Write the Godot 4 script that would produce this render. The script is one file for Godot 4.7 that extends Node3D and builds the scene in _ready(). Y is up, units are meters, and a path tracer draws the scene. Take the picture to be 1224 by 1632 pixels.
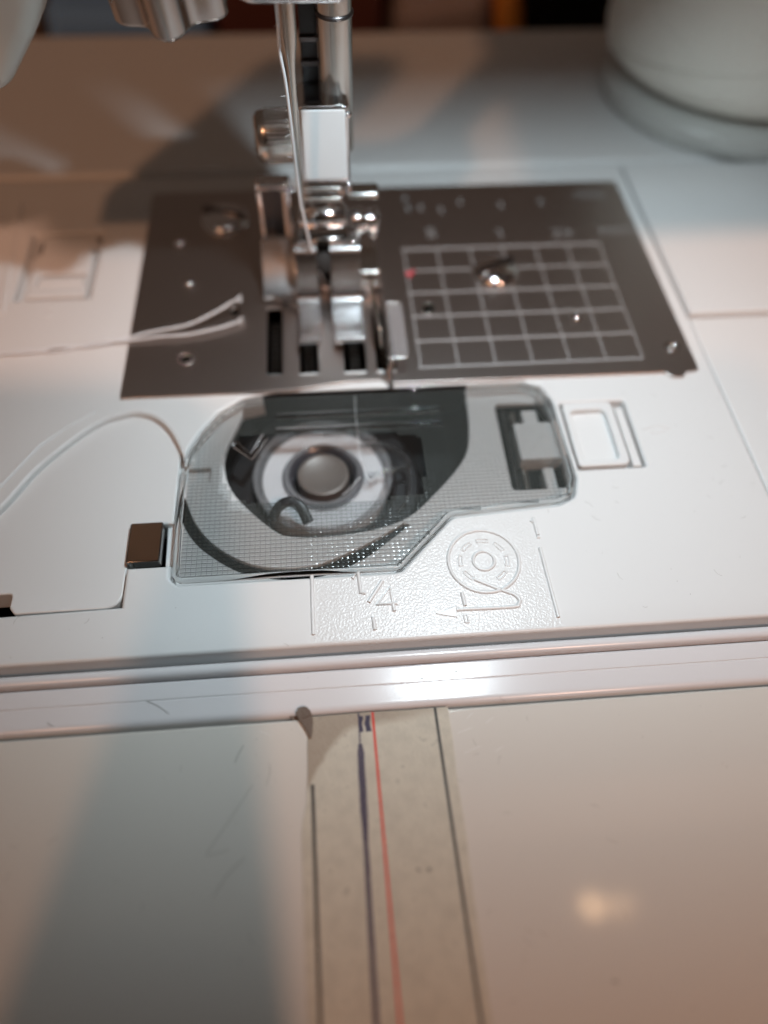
extends Node3D
# Lengths in the builders are millimetres; tri() turns them into metres.

const S := 0.001
var org := Vector3.ZERO            # where the thing being built stands (mm)
var taken := {}
var mats := {}

class Geo:
	var v := PackedVector3Array()
	var n := PackedVector3Array()
	var uv := PackedVector2Array()
	var xf := Transform3D.IDENTITY
	var ub := Vector4(0.02, 0.0, 0.02, 0.0)
	func tri(a: Vector3, b: Vector3, c: Vector3, na: Vector3, nb: Vector3, nc: Vector3) -> void:
		var p := [xf * a, xf * b, xf * c]
		var q := [(xf.basis * na).normalized(), (xf.basis * nb).normalized(), (xf.basis * nc).normalized()]
		var t := [a, b, c]
		var g: Vector3 = (p[1] - p[0]).cross(p[2] - p[0])
		var order := [0, 1, 2]
		if g.dot(q[0] + q[1] + q[2]) > 0.0:
			order = [0, 2, 1]
		for i in order:
			v.push_back(p[i])
			n.push_back(q[i])
			uv.push_back(Vector2(t[i].x * ub.x + ub.y, t[i].z * ub.z + ub.w))
	func quad(a: Vector3, b: Vector3, c: Vector3, d: Vector3, na: Vector3, nb: Vector3, nc: Vector3, nd: Vector3) -> void:
		tri(a, b, c, na, nb, nc)
		tri(a, c, d, na, nc, nd)

# ---------------------------------------------------------------- outlines
func pv(flat: Array) -> PackedVector2Array:
	var r := PackedVector2Array()
	for i in range(0, flat.size(), 2):
		r.push_back(Vector2(flat[i], flat[i + 1]))
	return r

func rect(x0: float, z0: float, x1: float, z1: float) -> PackedVector2Array:
	return pv([x0, z0, x1, z0, x1, z1, x0, z1])

func circle(cx: float, cz: float, r: float, k := 40) -> PackedVector2Array:
	var o := PackedVector2Array()
	for i in k:
		o.push_back(Vector2(cx + r * cos(TAU * i / k), cz + r * sin(TAU * i / k)))
	return o

func rounded(p: PackedVector2Array, r: Variant, k := 7) -> PackedVector2Array:
	var o := PackedVector2Array()
	var m := p.size()
	for i in m:
		var rad: float = r[i] if r is Array else r
		if rad <= 0.0:
			o.push_back(p[i])
			continue
		var a := (p[(i + m - 1) % m] - p[i])
		var b := (p[(i + 1) % m] - p[i])
		var ang := absf(a.angle_to(b))
		var d := minf(rad / tan(ang / 2.0), minf(a.length(), b.length()) * 0.49)
		var s := p[i] + a.normalized() * d
		var e := p[i] + b.normalized() * d
		for j in k + 1:
			var t := float(j) / k
			o.push_back(s.lerp(p[i], t).lerp(p[i].lerp(e, t), t))
	return o

func curved(p: PackedVector2Array, k := 6, closed := false) -> PackedVector2Array:
	var o := PackedVector2Array()
	var m := p.size()
	for i in (m if closed else m - 1):
		var p0 := p[(i + m - 1) % m] if closed or i > 0 else p[0]
		var p1 := p[i]
		var p2 := p[(i + 1) % m]
		var p3 := p[(i + 2) % m] if closed or i + 2 < m else p[m - 1]
		for j in k:
			o.push_back(p1.cubic_interpolate(p2, p0, p3, float(j) / k))
	if not closed:
		o.push_back(p[m - 1])
	return o

func curved3(p: Array, k := 8) -> PackedVector3Array:
	var o := PackedVector3Array()
	var m := p.size()
	for i in m - 1:
		var p0: Vector3 = p[maxi(i - 1, 0)]
		var p1: Vector3 = p[i]
		var p2: Vector3 = p[i + 1]
		var p3: Vector3 = p[mini(i + 2, m - 1)]
		for j in k:
			o.push_back(p1.cubic_interpolate(p2, p0, p3, float(j) / k))
	o.push_back(p[m - 1])
	return o

func area(p: PackedVector2Array) -> float:
	var s := 0.0
	for i in p.size():
		s += p[i].cross(p[(i + 1) % p.size()])
	return s * 0.5

func clean(p: PackedVector2Array, positive: bool) -> PackedVector2Array:
	var o := PackedVector2Array()
	for q in p:
		if o.is_empty() or o[o.size() - 1].distance_to(q) > 0.004:
			o.push_back(q)
	while o.size() > 3 and o[0].distance_to(o[o.size() - 1]) < 0.004:
		o.remove_at(o.size() - 1)
	if (area(o) > 0.0) != positive:
		o.reverse()
	return o

func mitres(p: PackedVector2Array) -> Array:   # [normal before, normal after, mitre, smooth]
	var o := []
	var m := p.size()
	for i in m:
		var d0 := (p[i] - p[(i + m - 1) % m]).normalized()
		var d1 := (p[(i + 1) % m] - p[i]).normalized()
		var n0 := Vector2(d0.y, -d0.x)
		var n1 := Vector2(d1.y, -d1.x)
		var c := n0.dot(n1)
		var mi := (n0 + n1) / maxf(1.0 + c, 0.25)
		if c > 0.75:
			var a := (n0 + n1).normalized()
			n0 = a
			n1 = a
		o.push_back([n0, n1, mi])
	return o

func ring(g: Geo, p: PackedVector2Array, rows: Array) -> void:   # rows: [offset, y, outward, up]
	var mi := mitres(p)
	for i in p.size():
		var j := (i + 1) % p.size()
		var na: Vector2 = mi[i][1]
		var nb: Vector2 = mi[j][0]
		for k in rows.size() - 1:
			var r0: Array = rows[k]
			var r1: Array = rows[k + 1]
			var a0: Vector2 = p[i] + mi[i][2] * r0[0]
			var b0: Vector2 = p[j] + mi[j][2] * r0[0]
			var a1: Vector2 = p[i] + mi[i][2] * r1[0]
			var b1: Vector2 = p[j] + mi[j][2] * r1[0]
			g.quad(Vector3(a0.x, r0[1], a0.y), Vector3(b0.x, r0[1], b0.y), Vector3(b1.x, r1[1], b1.y), Vector3(a1.x, r1[1], a1.y),
				Vector3(na.x * r0[2], r0[3], na.y * r0[2]), Vector3(nb.x * r0[2], r0[3], nb.y * r0[2]), Vector3(nb.x * r1[2], r1[3], nb.y * r1[2]), Vector3(na.x * r1[2], r1[3], na.y * r1[2]))

func inset(p: PackedVector2Array, b: float) -> PackedVector2Array:
	var mi := mitres(p)
	var o := PackedVector2Array()
	for i in p.size():
		o.push_back(p[i] - mi[i][2] * b)
	return o

func bounds(p: PackedVector2Array) -> Rect2:
	var r := Rect2(p[0], Vector2.ZERO)
	for q in p:
		r = r.expand(q)
	return r

func cap(g: Geo, outer: PackedVector2Array, holes: Array, y: float, up: float) -> void:
	var pieces: Array = [outer]
	for h in holes:
		var hb := bounds(h)
		var cx := hb.get_center().x + 0.0137
		var next := []
		for piece in pieces:
			var pb := bounds(piece)
			if not pb.intersects(hb):
				next.push_back(piece)
				continue
			for half in [rect(pb.position.x - 1, pb.position.y - 1, cx, pb.end.y + 1), rect(cx, pb.position.y - 1, pb.end.x + 1, pb.end.y + 1)]:
				for q in Geometry2D.intersect_polygons(piece, half):
					for w in Geometry2D.clip_polygons(q, h):
						next.push_back(w)
		pieces = next
	var nn := Vector3(0, up, 0)
	for piece in pieces:
		piece = clean(piece, true)
		var t := Geometry2D.triangulate_polygon(piece)
		var tidy: Array = [piece]
		if t.is_empty():   # an outline that touches itself
			tidy = Geometry2D.offset_polygon(piece, -0.002)
		for q in tidy:
			t = Geometry2D.triangulate_polygon(q)
			if t.is_empty():
				t = Geometry2D.triangulate_polygon(clean(q, true))
				if t.is_empty() and absf(area(q)) > 0.05:
					print("no triangles for a face of ", area(q), " at ", bounds(q))
			for i in range(0, t.size(), 3):
				var a: Vector2 = q[t[i]]
				var b: Vector2 = q[t[i + 1]]
				var c: Vector2 = q[t[i + 2]]
				g.tri(Vector3(a.x, y, a.y), Vector3(b.x, y, b.y), Vector3(c.x, y, c.y), nn, nn, nn)

# a plate with this outline between heights y0 and y1; top edge rounded by b, bottom edge by b0
func slab(g: Geo, outline: PackedVector2Array, holes: Array, y0: float, y1: float, b := 0.0, bottom := true, b0 := 0.0) -> void:
	var o := clean(outline, true)
	var rows := []
	if b0 > 0.0:
		for i in 4:
			var t := PI / 2 * (1.0 - i / 3.0)
			rows.push_back([-b0 * (1 - cos(t)), y0 + b0 - b0 * sin(t), cos(t), -sin(t)])
	else:
		rows.push_back([0.0, y0, 1.0, 0.0])
	if b > 0.0:
		for i in 5:
			var t := PI / 2 * i / 4.0
			rows.push_back([-b * (1 - cos(t)), y1 - b + b * sin(t), cos(t), sin(t)])
	else:
		rows.push_back([0.0, y1, 1.0, 0.0])
	ring(g, o, rows)
	var tops := []
	var lows := []
	for h in holes:
		var c := clean(h, false)
		ring(g, c, rows)
		var t := inset(c, b)
		t.reverse()
		tops.push_back(t)
		var l := inset(c, b0)
		l.reverse()
		lows.push_back(l)
	cap(g, inset(o, b), tops, y1, 1.0)
	if bottom:
		cap(g, inset(o, b0), lows, y0, -1.0)

func rbox(g: Geo, c: Vector3, size: Vector3, b := 0.2) -> void:
	var h := size / 2.0
	slab(g, rounded(rect(c.x - h.x, c.z - h.z, c.x + h.x, c.z + h.z), b * 1.7, 4), [], c.y - h.y, c.y + h.y, b, true, b)

# a profile in (z, y), swept along x
func sweep(g: Geo, prof: PackedVector2Array, x0: float, x1: float) -> void:
	var was := g.xf
	g.xf = was * Transform3D(Basis(Vector3(0, 0, 1), Vector3(1, 0, 0), Vector3(0, 1, 0)), Vector3.ZERO)   # local x->z, y->x, z->y
	slab(g, prof, [], x0, x1)
	g.xf = was

func tube(g: Geo, pts: PackedVector3Array, r: Variant, sides := 10, caps := true, flat := 1.0) -> void:
	var m := pts.size()
	var up := Vector3.UP
	var rings := []
	var norms := []
	for i in m:
		var d := (pts[mini(i + 1, m - 1)] - pts[maxi(i - 1, 0)]).normalized()
		if absf(d.dot(up)) > 0.95:
			up = Vector3.RIGHT if absf(d.x) < 0.9 else Vector3.BACK
		var s := d.cross(up).normalized()
		var u := s.cross(d).normalized()
		up = u
		var rad: float = r[i] if r is Array or r is PackedFloat32Array else r
		var a := []
		var b := []
		for k in sides:
			var t := TAU * k / sides
			a.push_back(pts[i] + s * cos(t) * rad + u * sin(t) * rad * flat)
			b.push_back((s * cos(t) * flat + u * sin(t)).normalized())
		rings.push_back(a)
		norms.push_back(b)
	for i in m - 1:
		for k in sides:
			var l := (k + 1) % sides
			g.quad(rings[i][k], rings[i][l], rings[i + 1][l], rings[i + 1][k], norms[i][k], norms[i][l], norms[i + 1][l], norms[i + 1][k])
	if caps:
		for e in [0, m - 1]:
			var d: Vector3 = (pts[0] - pts[1]).normalized() if e == 0 else (pts[m - 1] - pts[m - 2]).normalized()
			for k in range(1, sides - 1):
				g.tri(rings[e][0], rings[e][k], rings[e][k + 1], d, d, d)

# profile of (radius, height) turned about the local y axis
func lathe(g: Geo, prof: PackedVector2Array, c: Vector3, segs := 48, soft := 0.6) -> void:
	var m := prof.size()
	var nn := []
	for i in m - 1:
		var d := (prof[i + 1] - prof[i]).normalized()
		nn.push_back(Vector2(d.y, -d.x))
	for i in m - 1:
		var n0: Vector2 = nn[i]
		var n1: Vector2 = nn[i]
		if i > 0 and nn[i].dot(nn[i - 1]) > soft:
			n0 = (nn[i] + nn[i - 1]).normalized()
		if i < m - 2 and nn[i].dot(nn[i + 1]) > soft:
			n1 = (nn[i] + nn[i + 1]).normalized()
		for k in segs:
			var t0 := TAU * k / segs
			var t1 := TAU * (k + 1) / segs
			var e0 := Vector3(cos(t0), 0, sin(t0))
			var e1 := Vector3(cos(t1), 0, sin(t1))
			var y := Vector3.UP
			g.quad(c + e0 * prof[i].x + y * prof[i].y, c + e1 * prof[i].x + y * prof[i].y, c + e1 * prof[i + 1].x + y * prof[i + 1].y, c + e0 * prof[i + 1].x + y * prof[i + 1].y,
				e0 * n0.x + y * n0.y, e1 * n0.x + y * n0.y, e1 * n1.x + y * n1.y, e0 * n1.x + y * n1.y)

func twisted(g: Geo, pts: PackedVector3Array, r: float, pitch: float) -> void:
	var run := 0.0
	var plies := [PackedVector3Array(), PackedVector3Array()]
	for i in pts.size():
		if i > 0:
			run += pts[i].distance_to(pts[i - 1])
		var d := (pts[mini(i + 1, pts.size() - 1)] - pts[maxi(i - 1, 0)]).normalized()
		var s := d.cross(Vector3.UP).normalized()
		var u := s.cross(d)
		var a := TAU * run / pitch
		var off := (s * cos(a) + u * sin(a)) * r * 0.55
		plies[0].push_back(pts[i] + off)
		plies[1].push_back(pts[i] - off)
	for p in plies:
		tube(g, p, r * 0.6, 7)
	for i in range(0, pts.size(), 3):   # stray fibres
		var a := i * 2.399
		var d := Vector3(cos(a), absf(sin(a * 1.7)) * 0.8, sin(a))
		tube(g, PackedVector3Array([pts[i], pts[i] + d * r * 1.6, pts[i] + d * r * 1.8 + Vector3(r, 0, -r) * 1.2]), 0.022, 4)

func ball(g: Geo, c: Vector3, r: float, sq := 1.0) -> void:
	var p := PackedVector2Array()
	for i in 13:
		var t := -PI / 2 + PI * i / 12.0
		p.push_back(Vector2(maxf(r * cos(t), 0.0), r * sq * sin(t)))
	lathe(g, p, c, 20, -1.0)

func torus(g: Geo, c: Vector3, big: float, small: float, segs := 40) -> void:
	var p := PackedVector2Array()
	for i in 11:
		var t := TAU * i / 10.0
		p.push_back(Vector2(big + small * cos(t), small * sin(t)))
	lathe(g, p, c, segs, -1.0)

# rotation that takes the local y axis to direction d
func towards(d: Vector3, at := Vector3.ZERO) -> Transform3D:
	var y := d.normalized()
	var x := y.cross(Vector3.BACK if absf(y.z) < 0.9 else Vector3.RIGHT).normalized()
	return Transform3D(Basis(x, y, x.cross(y)), at)

# ---------------------------------------------------------------- things
func numbered(called: String) -> String:
	if not taken.has(called):
		taken[called] = 0
		return called
	taken[called] += 1
	return "%s_%03d" % [called, taken[called]]

func thing(called: String, label: String, category: String, at := Vector3.ZERO, group := "") -> Node3D:
	var o := Node3D.new()
	o.name = numbered(called)
	add_child(o)
	org = at
	o.position = at * S
	o.set_meta("label", label)
	o.set_meta("category", category)
	if group:
		o.set_meta("group", group)
	return o

func part(called: String, g: Geo, m: Material, parent: Node, label := "", stuff := false) -> MeshInstance3D:
	var a := []
	a.resize(Mesh.ARRAY_MAX)
	var vv := PackedVector3Array()
	vv.resize(g.v.size())
	for i in g.v.size():
		vv[i] = (g.v[i] - org) * S
	a[Mesh.ARRAY_VERTEX] = vv
	a[Mesh.ARRAY_NORMAL] = g.n
	a[Mesh.ARRAY_TEX_UV] = g.uv
	var me := ArrayMesh.new()
	me.add_surface_from_arrays(Mesh.PRIMITIVE_TRIANGLES, a)
	me.surface_set_material(0, m)
	var o := MeshInstance3D.new()
	o.mesh = me
	var nm := called
	var k := 0
	while parent.has_node(NodePath(nm)):
		k += 1
		nm = "%s_%03d" % [called, k]
	o.name = nm
	parent.add_child(o, true)
	if label:
		o.set_meta("label", label)
	if stuff:
		o.set_meta("kind", "stuff")
	return o

func single(called: String, g: Geo, m: Material, label: String, category: String, group := "", kind := "") -> MeshInstance3D:
	var o := part(numbered(called), g, m, self)
	o.position = org * S
	if kind:
		o.set_meta("kind", kind)
		return o
	o.set_meta("label", label)
	o.set_meta("category", category)
	if group:
		o.set_meta("group", group)
	return o

func lin(r: float, g: float, b: float, a := 1.0) -> Color:
	var c := Color(r, g, b).linear_to_srgb()
	c.a = a
	return c

func mat(called: String, c: Color, rough: float, metal := 0.0, spec := 0.5) -> StandardMaterial3D:
	var m := StandardMaterial3D.new()
	m.resource_name = called
	m.albedo_color = c
	m.roughness = rough
	m.metallic = metal
	m.metallic_specular = spec
	mats[called] = m
	return m

func clear_mat(called: String, c: Color, rough := 0.05) -> StandardMaterial3D:
	var m := mat(called, c, rough)
	m.transparency = BaseMaterial3D.TRANSPARENCY_ALPHA
	m.cull_mode = BaseMaterial3D.CULL_DISABLED
	return m

func glass_mat(called: String, c: Color) -> StandardMaterial3D:
	var m := mat(called, c, 0.02)
	m.albedo_color.a = 0.0
	m.transparency = BaseMaterial3D.TRANSPARENCY_ALPHA
	m.refraction_enabled = true
	m.refraction_scale = 0.05
	return m

func noise(freq: float, sd: int, size := 512, octaves := 3, kind := FastNoiseLite.TYPE_SIMPLEX_SMOOTH) -> NoiseTexture2D:
	var f := FastNoiseLite.new()
	f.noise_type = kind
	f.seed = sd
	f.frequency = freq
	f.fractal_octaves = octaves
	var t := NoiseTexture2D.new()
	t.width = size
	t.height = size
	t.seamless = true
	t.noise = f
	return t

func relief(m: StandardMaterial3D, t: Texture2D, tile_mm: float, depth_mm: float) -> void:
	m.heightmap_enabled = true
	m.heightmap_texture = t
	m.heightmap_scale = depth_mm * 0.1
	m.uv1_triplanar = true
	m.uv1_scale = Vector3.ONE / (tile_mm * S)

func mottled(m: StandardMaterial3D, t: NoiseTexture2D, dark: Color, light: Color) -> void:
	var gr := Gradient.new()
	gr.set_color(0, dark)
	gr.set_color(1, light)
	var u: NoiseTexture2D = t.duplicate()
	u.color_ramp = gr
	m.albedo_texture = u
	m.albedo_color = Color.WHITE

# ---------------------------------------------------------------- camera, air, lamps
func set_up() -> void:
	var cam := Camera3D.new()
	cam.name = "camera"
	var right := Vector3(0.99663609, 0.02053827, 0.0793391)
	var up := Vector3(0.05481498, 0.55262313, -0.83162672)
	var back := Vector3(-0.0609248, 0.83317817, 0.54963835)
	cam.transform = Transform3D(Basis(right, up, back).orthonormalized(), Vector3(-5.788, 79.152, 52.216) * S)
	var at := CameraAttributesPhysical.new()
	at.frustum_focal_length = 16.91
	at.frustum_near = 0.004
	at.frustum_far = 20.0
	at.frustum_focus_distance = 0.0885
	at.exposure_aperture = 4.5
	cam.attributes = at
	add_child(cam)
	cam.fov = 70.71
	cam.near = 0.004
	cam.far = 20.0
	cam.current = true
	var w := WorldEnvironment.new()
	w.name = "room_air"
	var e := Environment.new()
	e.background_mode = Environment.BG_COLOR
	e.background_color = lin(0.066, 0.045, 0.035)
	e.tonemap_mode = Environment.TONE_MAPPER_LINEAR
	e.tonemap_exposure = 0.94
	e.sdfgi_enabled = true
	e.ssao_enabled = true
	e.ssil_enabled = true
	w.environment = e
	add_child(w)
	# the cool lamp in the machine's head (its lens is built with the head)
	var led := AreaLight3D.new()
	led.name = "machine_lamp"
	led.area_size = Vector2(0.005, 0.0028)
	led.area_normalize_energy = true
	led.light_energy = 0.0106
	led.light_color = lin(0.79, 0.93, 1.0)
	led.shadow_enabled = true
	led.position = Vector3(18, 99.4, -15) * S
	led.rotation_degrees = Vector3(-90, 0, 0)
	led.set("area_range", 1.0)
	add_child(led)
	# two warm room lamps overhead, a little behind the viewer
	var o: Node3D
	var g: Geo
	var bm: StandardMaterial3D
	var l: OmniLight3D
	for k in 2:
		var lamp_at := [Vector3(475, 1250, 875), Vector3(-590, 1250, 875)][k] as Vector3
		o = thing("room_lamp", ["warm round room lamp high above the machine's right side", "warm round room lamp high above the machine's left side"][k], "lamp", lamp_at)
		g = Geo.new()
		ball(g, lamp_at, 45.0)
		bm = mat("warm_lamp_%d" % k, lin(0.9, 0.8, 0.6), 0.4)
		bm.emission_enabled = true
		bm.emission = lin(1.0, 0.55, 0.28)
		bm.emission_energy_multiplier = 6.0
		part("glowing_globe", g, bm, o)
		l = OmniLight3D.new()
		l.name = "room_lamp_light"
		l.light_energy = [0.90, 0.44][k]
		l.light_color = [lin(1.0, 0.56, 0.39), lin(1.0, 0.48, 0.26)][k]
		l.light_size = 0.042
		l.shadow_enabled = true
		l.omni_range = 8.0
		l.omni_attenuation = 2.0
		o.add_child(l)
	# two dim bulbs farther off, which only show as small reflections
	for k in 2:
		var at_mm := [Vector3(424, 1442, -46), Vector3(476, 1430, -42)][k] as Vector3
		o = thing("dim_bulb", ["dim warm bulb overhead, the brighter of the two", "dim warm bulb overhead, the fainter of the two"][k], "light bulb", at_mm)
		g = Geo.new()
		ball(g, at_mm, 9.0)
		bm = mat("dim_bulb_%d" % k, lin(0.9, 0.8, 0.6), 0.4)
		bm.emission_enabled = true
		bm.emission = lin(1.0, 0.66, 0.36)
		bm.emission_energy_multiplier = 11.0 - 6.0 * k
		part("glowing_bulb", g, bm, o)
		l = OmniLight3D.new()
		l.name = "bulb_light"
		l.light_energy = 0.006 - 0.0035 * k
		l.light_color = lin(1.0, 0.6, 0.32)
		l.light_size = 0.011
		l.shadow_enabled = true
		l.omni_range = 8.0
		l.omni_attenuation = 2.0
		o.add_child(l)

func materials() -> void:
	var fine := noise(0.09, 3, 512, 2)
	var grain := noise(0.035, 8, 512, 3, FastNoiseLite.TYPE_CELLULAR)
	var m := mat("white_plastic", lin(0.74, 0.745, 0.74), 0.36)
	relief(m, fine, 9.0, 0.004)
	m = mat("grained_plastic", lin(0.74, 0.745, 0.74), 0.3)
	relief(m, noise(0.042, 21, 512, 2), 9.0, 0.034)
	m = mat("smooth_plastic", lin(0.74, 0.745, 0.74), 0.3)
	m = mat("cream_panel", lin(0.70, 0.68, 0.63), 0.06)
	relief(m, noise(0.012, 14, 256, 2), 40.0, 0.004)
	m = mat("ledge_plastic", lin(0.74, 0.73, 0.74), 0.22)
	relief(m, fine, 14.0, 0.004)
	mat("dark_plastic", lin(0.012, 0.012, 0.013), 0.4)
	mat("black_inside", lin(0.004, 0.004, 0.004), 0.7)
	m = mat("plate_steel", lin(0.52, 0.47, 0.445), 0.34, 1.0)
	relief(m, noise(0.15, 5, 512, 2), 7.0, 0.0025)
	mat("engraving", lin(0.50, 0.49, 0.49), 0.5, 0.6)
	mat("chrome", lin(0.80, 0.80, 0.81), 0.08, 1.0)
	mat("brushed_chrome", lin(0.82, 0.82, 0.83), 0.2, 1.0)
	mat("satin_chrome", lin(0.6, 0.59, 0.56), 0.24, 1.0)
	mat("dark_steel", lin(0.16, 0.15, 0.15), 0.3, 1.0)
	mat("blued_steel", lin(0.2, 0.19, 0.18), 0.16, 1.0)
	mat("red_mark", lin(0.5, 0.05, 0.07), 0.5)
	clear_mat("clear_plastic", lin(0.8, 0.84, 0.84, 0.008), 0.04)
	clear_mat("cell_plastic", lin(0.115, 0.128, 0.12, 0.31), 0.18)
	clear_mat("groove_tint", lin(0.03, 0.036, 0.035, 0.60), 0.2)  # near-black tint painted for the refraction darkening between cells
	clear_mat("bobbin_plastic", lin(0.7, 0.74, 0.78, 0.10), 0.05)
	glass_mat("solid_clear", lin(0.955, 0.965, 0.96))
	m = mat("white_thread", lin(0.72, 0.74, 0.76), 0.75)
	m.rim_enabled = true
	m.rim = 0.3
	m = mat("spool_thread", lin(0.80, 0.80, 0.73), 0.8)
	relief(m, noise(0.03, 31, 512, 4), 22.0, 0.5)
	m = clear_mat("milky_plastic", lin(0.64, 0.65, 0.62, 0.85), 0.3)

# ---------------------------------------------------------------- the machine
func cover_outline(grow: float) -> PackedVector2Array:
	var p := pv([-14.5, -22.0, 22.6, -22.0, 25.0, -21.0, 26.1, -18.0, 26.3, -10.0, 26.5, -4.0, 25.6, -1.0, 23.4, 0.0, 9.2, 1.0, 8.3, 1.5, 1.4, 8.6, 0.6, 8.75, -26.0, 8.75, -26.9, 8.0, -27.1, 0.0, -27.1, -4.4, -26.9, -8.4, -26.2, -11.8, -24.7, -15.0, -22.3, -18.6, -19.0, -21.0])
	var r := rounded(p, [2, 1.2, 1.5, 2, 2, 2, 1.4, 1.2, 1.2, 0.6, 0.6, 0.5, 0.7, 0.6, 3, 3, 3, 3, 3, 3, 2])
	return r if grow == 0.0 else Geometry2D.offset_polygon(r, grow)[0]

func stroke(g: Geo, pts: Array, y: float, r := 0.25) -> void:
	var p := PackedVector3Array()
	for q in pts:
		p.push_back(Vector3(q[0], y, q[1]))
	tube(g, p, r, 10, true, 0.95)

func ring_pts(cx: float, cz: float, r: float, a0: float, a1: float, k: int) -> Array:
	var o := []
	for i in k + 1:
		var t := deg_to_rad(lerpf(a0, a1, float(i) / k))
		o.push_back([cx + r * cos(t), cz + r * sin(t)])
	return o

func build_machine() -> void:
	var o := thing("sewing_machine", "white sewing machine bed with needle arm above it", "sewing machine")
	var white: Material = mats.white_plastic
	# the openings of the front deck
	var arc := curved(pv([-58, 12.0, -57.4, 9.0, -54.5, 2.0, -49.9, -3.9, -46.3, -10.3, -41.3, -16.1, -38.5, -18.3, -36.5, -19.1, -34.7, -19.5, -33.0, -19.2, -31.2, -18.2, -29.6, -16.5, -28.2, -14.0, -27.1, -11.3, -26.4, -9.3]), 5)
	var pocket := PackedVector2Array(arc)
	pocket.append_array(pv([-26.4, -0.45, -32.6, -0.45, -32.6, 11.55]))
	var cover_hole := cover_outline(0.28)
	var open: PackedVector2Array = Geometry2D.merge_polygons(cover_hole, pocket)[0]
	open = Geometry2D.merge_polygons(open, rounded(rect(-33.0, -0.65, -26.5, 6.2), 0.3))[0]
	open = clean(open, false)
	var button_hole := rounded(rect(27.3, -17.5, 37.0, -5.3), 0.5)
	var plate_hole := rect(-30, -69, 44, -26)
	var dial_hole := rounded(rect(-56.4, -62, -44.3, -44.6), 0.3)
	var g := Geo.new()
	slab(g, rounded(rect(-110, -78, 52.4, 18.25), [0, 0, 0.8, 0]), [open, button_hole, plate_hole, dial_hole], -4.5, 0.0, 0.5)
	var deck := part("needle_deck", g, white, o)
	g = Geo.new()   # the grained field with the seam marks
	var field := Geometry2D.clip_polygons(pv([-9.6, 1.0, 19.6, 1.0, 20.1, 17.7, -9.6, 17.7]), cover_outline(0.75))
	for f in field:
		if area(f) > 4.0:
			slab(g, f, [], -0.2, 0.008, 0.0, false)
	part("grained_field", g, mats.grained_plastic, deck)
	var sm: Material = mats.smooth_plastic
	var y := 0.02
	for s in [[[-9.7, 8.9], [-9.7, 16.8]], [[-2.5, 15.0], [-2.4, 16.7]], [[19.5, 6.8], [19.8, 16.6]], [[8.6, 12.5], [8.75, 14.3]]]:
		g = Geo.new()
		stroke(g, s, y)
		part("seam_guide_line", g, sm, deck)
	g = Geo.new()
	stroke(g, [[8.4, 15.5], [8.5, 16.5]], y, 0.12); stroke(g, [[8.5, 16.5], [8.9, 16.5]], y, 0.12); stroke(g, [[8.9, 16.5], [8.8, 15.5]], y, 0.12)
	part("small_mark", g, sm, deck)
	g = Geo.new()
	stroke(g, [[19.1, 2.9], [19.5, 2.3], [19.6, 4.9]], y); stroke(g, [[19.4, 5.2], [19.8, 5.2]], y)
	part("embossed_one", g, sm, deck)
	g = Geo.new()
	stroke(g, [[-4.7, 9.6], [-3.95, 8.8], [-3.75, 11.7], [-3.2, 11.75]], y)
	part("embossed_one", g, sm, deck)
	g = Geo.new()
	stroke(g, [[-1.0, 10.2], [-2.9, 13.0]], y)
	part("embossed_slash", g, sm, deck)
	g = Geo.new()
	stroke(g, [[0.1, 14.4], [-0.15, 11.2], [-1.85, 13.4], [0.6, 13.4]], y)
	part("embossed_four", g, sm, deck)
	g = Geo.new()
	stroke(g, ring_pts(12.0, 8.2, 4.5, 0, 360, 48), y, 0.24)
	part("embossed_bobbin_ring", g, sm, deck)
	g = Geo.new()
	stroke(g, ring_pts(12.0, 8.2, 1.35, 0, 360, 24), y, 0.22)
	part("embossed_bobbin_ring", g, sm, deck)
	for k in 8:
		if k == 2:
			continue
		g = Geo.new()
		var a0 := k * 45.0 - 14.0 + 4.0
		var a1 := a0 + 28.0
		var loop := ring_pts(12.0, 8.2, 3.2, a0, a1, 6)
		var inner := ring_pts(12.0, 8.2, 2.75, a1, a0, 6)
		loop.append_array(inner)
		loop.push_back(loop[0])
		stroke(g, loop, y, 0.11)
		part("embossed_dash", g, sm, deck)
	g = Geo.new()
	var thr := curved(pv([10.4, 10.75, 13.4, 12.4, 14.9, 13.15, 15.5, 13.9, 15.3, 14.55, 14.4, 14.85, 7.6, 14.75]), 6)
	var lp := []
	for q in thr:
		lp.push_back([q.x, q.y])
	stroke(g, lp, y, 0.24)
	part("embossed_thread", g, sm, deck)
	g = Geo.new()
	slab(g, pv([5.0, 15.1, 7.7, 14.2, 7.6, 15.8]), [], -0.05, 0.13, 0.1, false)
	part("embossed_arrowhead", g, sm, deck)
	g = Geo.new()
	stroke(g, [[38.2, -11.7], [40.4, -12.5], [42.3, -11.8]], 0.0, 0.1)
	stroke(g, [[39.2, -11.2], [40.0, -11.0], [41.4, -11.3]], 0.0, 0.1)
	part("embossed_arrow", g, sm, deck)
	g = Geo.new()
	stroke(g, [[-50.7, -42.8], [-49.9, -43.2], [-49.4, -42.5], [-50.1, -41.8], [-49.4, -41.2], [-49.9, -40.3], [-50.7, -40.7]], 0.0, 0.12)
	part("embossed_three", g, sm, deck)
	g = Geo.new()   # the fine rib beside the curved pocket
	stroke(g, [[-58, 4.5], [-54.5, -1.5], [-50.4, -7.9], [-46.8, -14.1], [-43.5, -17.4], [-40.1, -19.9]], 0.0, 0.3)
	part("curved_rib", g, sm, deck)
	# left front: the sunken winding guide
	g = Geo.new()
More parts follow.
